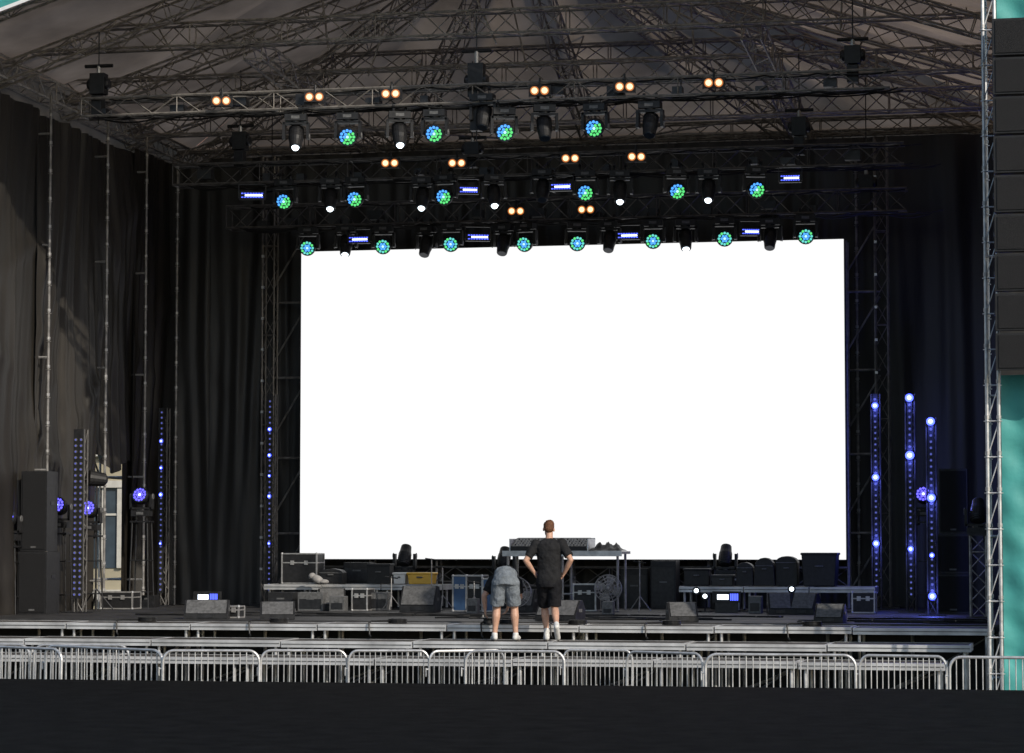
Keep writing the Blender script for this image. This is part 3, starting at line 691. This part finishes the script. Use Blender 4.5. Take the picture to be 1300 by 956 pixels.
# ---------------------------------------------------------------- people
def rem(mb,name,parent,vox=.008,sm=4,disp=0,dscale=.12):
    o=mb.obj(name,True,parent=parent)
    r=o.modifiers.new("remesh",'REMESH'); r.mode='VOXEL'; r.voxel_size=vox; r.use_smooth_shade=True
    s_=o.modifiers.new("smooth",'SMOOTH'); s_.iterations=sm; s_.factor=.5
    if disp:
        tx=bpy.data.textures.new(name+"_folds",'CLOUDS'); tx.noise_scale=dscale; tx.noise_depth=2
        d=o.modifiers.new("folds",'DISPLACE'); d.texture=tx; d.strength=disp; d.mid_level=.5
    return o
def V(*a): return Vector(a)
def hand(mb,w,dirv,palmn,side,curl=.5,s=1.0):
    d=dirv.normalized(); n=palmn.normalized(); sd=d.cross(n).normalized()*side; n=sd.cross(d).normalized()*side
    Rm=Matrix((sd,d,n)).transposed()
    mb.ell(w+d*.045*s,(.04*s,.055*s,.018*s),'skin',Rm)
    for i,(off,L) in enumerate(((.030,.072),(.010,.082),(-.010,.076),(-.028,.060))):
        p0=w+d*.08*s+sd*off*s; dd=(d+n*curl*.4).normalized(); p1=p0+dd*L*.45*s; dd2=(d+n*curl*1.1).normalized(); p2=p1+dd2*L*.32*s; dd3=(d+n*curl*2).normalized(); p3=p2+dd3*L*.25*s
        mb.limb([p0-d*.03,p0,p1,p2,p3],[.010,.0098,.009,.0083,.0075],'skin',8)
    t0=w+d*.02*s+sd*.028*s; t1=t0+(d*.5+sd*.8).normalized()*.042*s; t2=t1+(d*.85+sd*.4+n*.3).normalized()*.032*s
    mb.limb([t0,t1,t2],[.014,.0115,.0095],'skin',8)
def headgeo(mb,hb,c,fw,upv,hk):
    fw=fw.normalized(); upv=(upv-fw*upv.dot(fw)).normalized(); sx=fw.cross(upv).normalized()
    Rm=Matrix((sx,fw,upv)).transposed()
    T=lambda a,b,c_: c+Rm@Vector((a,b,c_))
    mb.ell(T(0,-.01,.02),(.076,.095,.095),'skin',Rm); mb.ell(T(0,.025,-.045),(.058,.068,.07),'skin',Rm)
    mb.ell(T(0,.095,-.02),(.013,.02,.028),'skin',Rm); mb.ell(T(0,.085,-.065),(.026,.014,.010),'skin',Rm); mb.ell(T(0,.075,-.095),(.024,.02,.018),'skin',Rm)
    for sgn in(-1,1):
        mb.ell(T(sgn*.08,-.01,-.015),(.012,.02,.033),'skin',Rm); mb.ell(T(sgn*.03,.078,.018),(.02,.012,.008),'skin',Rm)
    hb.ell(T(0,-.022,.035),(.084,.098,.092),hk,Rm); hb.ell(T(0,-.05,-.01),(.074,.062,.075),hk,Rm)
    rnd=random.Random(5)
    for i in range(60):
        th=rnd.uniform(0,6.28);ph=rnd.uniform(0,1.2); q=T(.078*math.sin(ph)*math.cos(th),-.022+.09*math.sin(ph)*math.sin(th)-.01,.035+.085*math.cos(ph)); hb.ell(q,rnd.uniform(.008,.018),hk,n=6,mm=4)
    eyes=MB()
    for sgn in(-1,1): eyes.ell(T(sgn*.03,.082,.008),(.011,.009,.008),'eye',Rm,n=8,mm=6)
    return eyes
def shoe(mb,ank,toe,k='shoe'):
    f=Vector((toe.x-ank.x,toe.y-ank.y,0)).normalized()
    heel=ank+Vector((0,0,-.05))-f*.045
    mb.limb([heel,ank+f*.05+V(0,0,-.05),toe-f*.05,toe],[.040,.043,.042,.032],k); mb.limb([ank,ank+V(0,0,-.04)],[.046,.045],k)
def man_standing(loc,rz):
    P=bpy.data.objects.new("man",None); sc.collection.objects.link(P); P.location=loc; P.rotation_euler=(0,0,rz)
    b=MB();hair=MB()
    b.rings([((0,.0,.86),.13,.10),((0,0,.95),.155,.11),((0,0.01,1.08),.135,.095),((0,0.02,1.25),.155,.105),((0,0.03,1.40),.17,.105),((0,.035,1.48),.13,.08),((0,.045,1.53),.06,.055)],'skin')
    b.limb([V(0,.035,1.48),V(0,.06,1.56),V(0,.08,1.62)],[.062,.055,.055],'skin')
    e=headgeo(b,hair,V(-.01,.10,1.672),V(-.2,1,-.5),V(0,.35,1),'hair')
    ls,le,lh=V(-.19,.03,1.445),V(-.345,-.06,1.20),V(-.225,.04,1.02)
    rs,re,rh=V(.185,.03,1.465),V(.33,-.08,1.21),V(.225,.03,1.01)
    for s_,e_,h_ in((ls,le,lh),(rs,re,rh)):
        b.limb([s_,s_.lerp(e_,.45),e_,e_.lerp(h_,.35),h_],[.058,.050,.041,.043,.028],'skin')
    hand(b,lh,V(.5,.35,-.75),V(1,-.4,.1),-1,.6); hand(b,rh,V(-.5,.35,-.75),V(-1,-.4,.1),1,.6)
    # mid-step: left leg forward carrying the weight, right leg trailing with heel up
    lk,la=V(-.075,.20,.50),V(-.045,.14,.10); rk,ra=V(.085,.03,.49),V(.13,-.30,.22)
    for hp,kn,an in((V(-.09,0,.90),lk,la),(V(.09,0,.90),rk,ra)):
        calf=kn.lerp(an,.3)+V(0,-.018,0)
        b.limb([hp,hp.lerp(kn,.4),kn,calf,kn.lerp(an,.7),an],[.095,.082,.056,.060,.042,.036],'skin')
    b.limb([la,la+V(-.01,.12,-.06)],[.036,.03],'skin'); b.limb([ra,ra+V(.01,.07,-.12)],[.036,.03],'skin')
    rem(b,"body",P,.007,3); rem(hair,"hair",P,.008,1); e.obj("eyes",True,parent=P)
    t=MB()
    t.rings([((0,0,.845),.178,.14),((0,0,.95),.182,.138),((0,.01,1.08),.172,.127),((0,.02,1.25),.188,.13),((0,.025,1.38),.21,.126),((0,.025,1.45),.205,.108),((0,.035,1.50),.135,.085),((0,.045,1.535),.075,.066)],'tee')
    for s_,e_ in((ls,le),(rs,re)):
        m_=s_.lerp(e_,.78); t.limb([s_+V(0,0,-.005)],[.08],'tee'); t.tube(s_,m_,.074,'tee',14,.068)
    rem(t,"t_shirt",P,.009,4,.03,.10)
    q=MB()
    q.rings([((0,0,.80),.172,.135),((0,0,.9),.175,.135),((0,0,1.02),.165,.125)],'shortb')
    for hp,kn in((V(-.09,0,.88),lk),(V(.09,0,.88),rk)):
        q.tube(hp,hp.lerp(kn,.93),.108,'shortb',16,.100); q.ell(hp,.11,'shortb')
    rem(q,"shorts",P,.009,3,.025,.09)
    sh=MB(); shoe(sh,V(la.x,la.y,.09),V(la.x-.03,la.y+.20,.035))
    f=ra; sh.limb([f+V(.0,-.06,-.0),f+V(0,.0,-.06),V(.14,-.20,.06),V(.145,-.14,.036)],[.040,.045,.042,.034],'shoe')
    rem(sh,"sneakers",P,.007,2)
    sk=MB(); sk.limb([la,la+V(-.002,0,.06)],[.044,.041],'shoe'); sk.limb([ra,ra.lerp(rk,.16)],[.044,.041],'shoe'); rem(sk,"socks",P,.007,1)
    return P
def man_bending(loc,rz):
    P=bpy.data.objects.new("man",None); sc.collection.objects.link(P); P.location=loc; P.rotation_euler=(0,0,rz)
    b=MB();hair=MB()
    pel=V(0,-.04,.92); ch=V(-.03,.40,.90); nk=V(-.05,.49,.83)
    def ring(c,d,rx,ry):
        d=d.normalized(); x=V(1,0,0); y_=d.cross(x).normalized(); return (c,rx,ry,Matrix((x,y_,d)).transposed())
    b.rings([ring(V(0,-.08,.86),V(0,.5,.85),.13,.11),ring(pel,V(0,.6,.8),.155,.115),ring(V(0,.10,.99),V(0,.95,.25),.135,.1),ring(V(-.01,.27,.97),V(0,1,-.25),.155,.105),ring(ch,V(0,1,-.6),.165,.1),ring(nk,V(0,1,-.7),.07,.06)],'skin')
    hc=V(-.07,.58,.70); b.limb([ch,nk,hc],[.07,.058,.055],'skin')
    e=headgeo(b,hair,hc,V(0,-.1,-1),V(0,.9,-.5),'hair2')
    ls,le,lh=V(-.21,.38,.88),V(-.34,.33,.66),V(-.325,.36,.47)
    rs,re,rh=V(.16,.40,.87),V(.2,.48,.64),V(.02,.52,.50)
    for s_,e_,h_ in((ls,le,lh),(rs,re,rh)):
        b.limb([s_,s_.lerp(e_,.45),e_,e_.lerp(h_,.35),h_],[.058,.050,.041,.043,.028],'skin')
    hand(b,lh,V(0,.15,-1),V(1,.3,0),-1,.7); hand(b,rh,V(-.4,.2,-1),V(-1,-.1,0),1,.7)
    lk,la=V(-.135,.05,.48),V(-.165,0,.095); rk,ra=V(.13,.05,.48),V(.15,.0,.095)
    for hp,kn,an in((V(-.09,-.05,.88),lk,la),(V(.09,-.05,.88),rk,ra)):
        calf=kn.lerp(an,.3)+V(0,-.02,0)
        b.limb([hp,hp.lerp(kn,.4),kn,calf,kn.lerp(an,.7),an],[.098,.086,.058,.063,.044,.038],'skin'); b.limb([an,an+V(0,.12,-.05)],[.036,.03],'skin')
    rem(b,"body",P,.007,3); rem(hair,"hair",P,.008,1); e.obj("eyes",True,parent=P)
    t=MB()
    t.rings([ring(V(0,.0,.97),V(0,.7,.7),.18,.14),ring(V(0,.10,.99),V(0,.95,.25),.178,.14),ring(V(-.01,.26,.97),V(0,1,-.25),.195,.145),ring(V(-.03,.38,.91),V(0,1,-.6),.21,.13),ring(V(-.04,.44,.87),V(0,1,-.65),.17,.1),ring(V(-.05,.49,.82),V(0,1,-.7),.08,.07)],'tee')
    for s_,e_ in((ls,le),(rs,re)): t.ell(s_,.082,'tee'); t.tube(s_,s_.lerp(e_,.72),.078,'tee',14,.073)
    rem(t,"t_shirt",P,.009,4,.03,.10)
    q=MB()
    q.rings([ring(V(0,-.11,.80),V(0,.4,.9),.165,.125),ring(V(0,-.08,.90),V(0,.5,.85),.185,.15),ring(V(0,.0,.985),V(0,.7,.7),.178,.142),ring(V(0,.05,1.02),V(0,.75,.6),.165,.13)],'shortg')
    for hp,kn in((V(-.095,-.06,.86),lk),(V(.095,-.06,.86),rk)):
        q.ell(hp,.12,'shortg'); q.tube(hp,hp.lerp(kn,.86),.116,'shortg',16,.108)
    rem(q,"shorts",P,.008,2,.026,.08)
    sh=MB(); shoe(sh,la,V(la.x-.04,la.y+.2,.035)); shoe(sh,ra,V(ra.x+.04,ra.y+.2,.035)); rem(sh,"sneakers",P,.007,2)
    return P
DY=39.0; DZ=.445
man_standing((X(697,DY),DY,DZ),R(8)); man_bending((X(642,DY),DY,DZ),R(10))
h=MB(); c=V(X(620,39.7),39.68,.662)
h.lathe(c,(0,0,1),[(0,.12),(.02,.12),(.021,.07),(.09,.07),(.091,.12),(.11,.12)],'black',20); h.tube(c+V(-.08,0,.1),c+V(-.08,0,.15),.012,'galv'); h.obj("cable_drum")
# ---------------------------------------------------------------- light
w=bpy.data.worlds.new("World"); sc.world=w; w.use_nodes=True; n=w.node_tree.nodes; l=w.node_tree.links
sky=n.new("ShaderNodeTexSky"); sky.sky_type='NISHITA'; sky.sun_disc=False
sd=Vector((.66,-.56,.52)).normalized()
sky.sun_elevation=math.asin(sd.z); sky.sun_rotation=math.atan2(sd.x,sd.y)
l.new(sky.outputs[0],n["Background"].inputs[0]); n["Background"].inputs[1].default_value=.15
sl=bpy.data.lights.new("sun",'SUN'); sl.energy=3.4; sl.angle=R(.5); sl.color=(1,.92,.80)
so=bpy.data.objects.new("sun",sl); sc.collection.objects.link(so); so.rotation_euler=sd.to_track_quat('Z','Y').to_euler(); so.location=(20,-20,30)
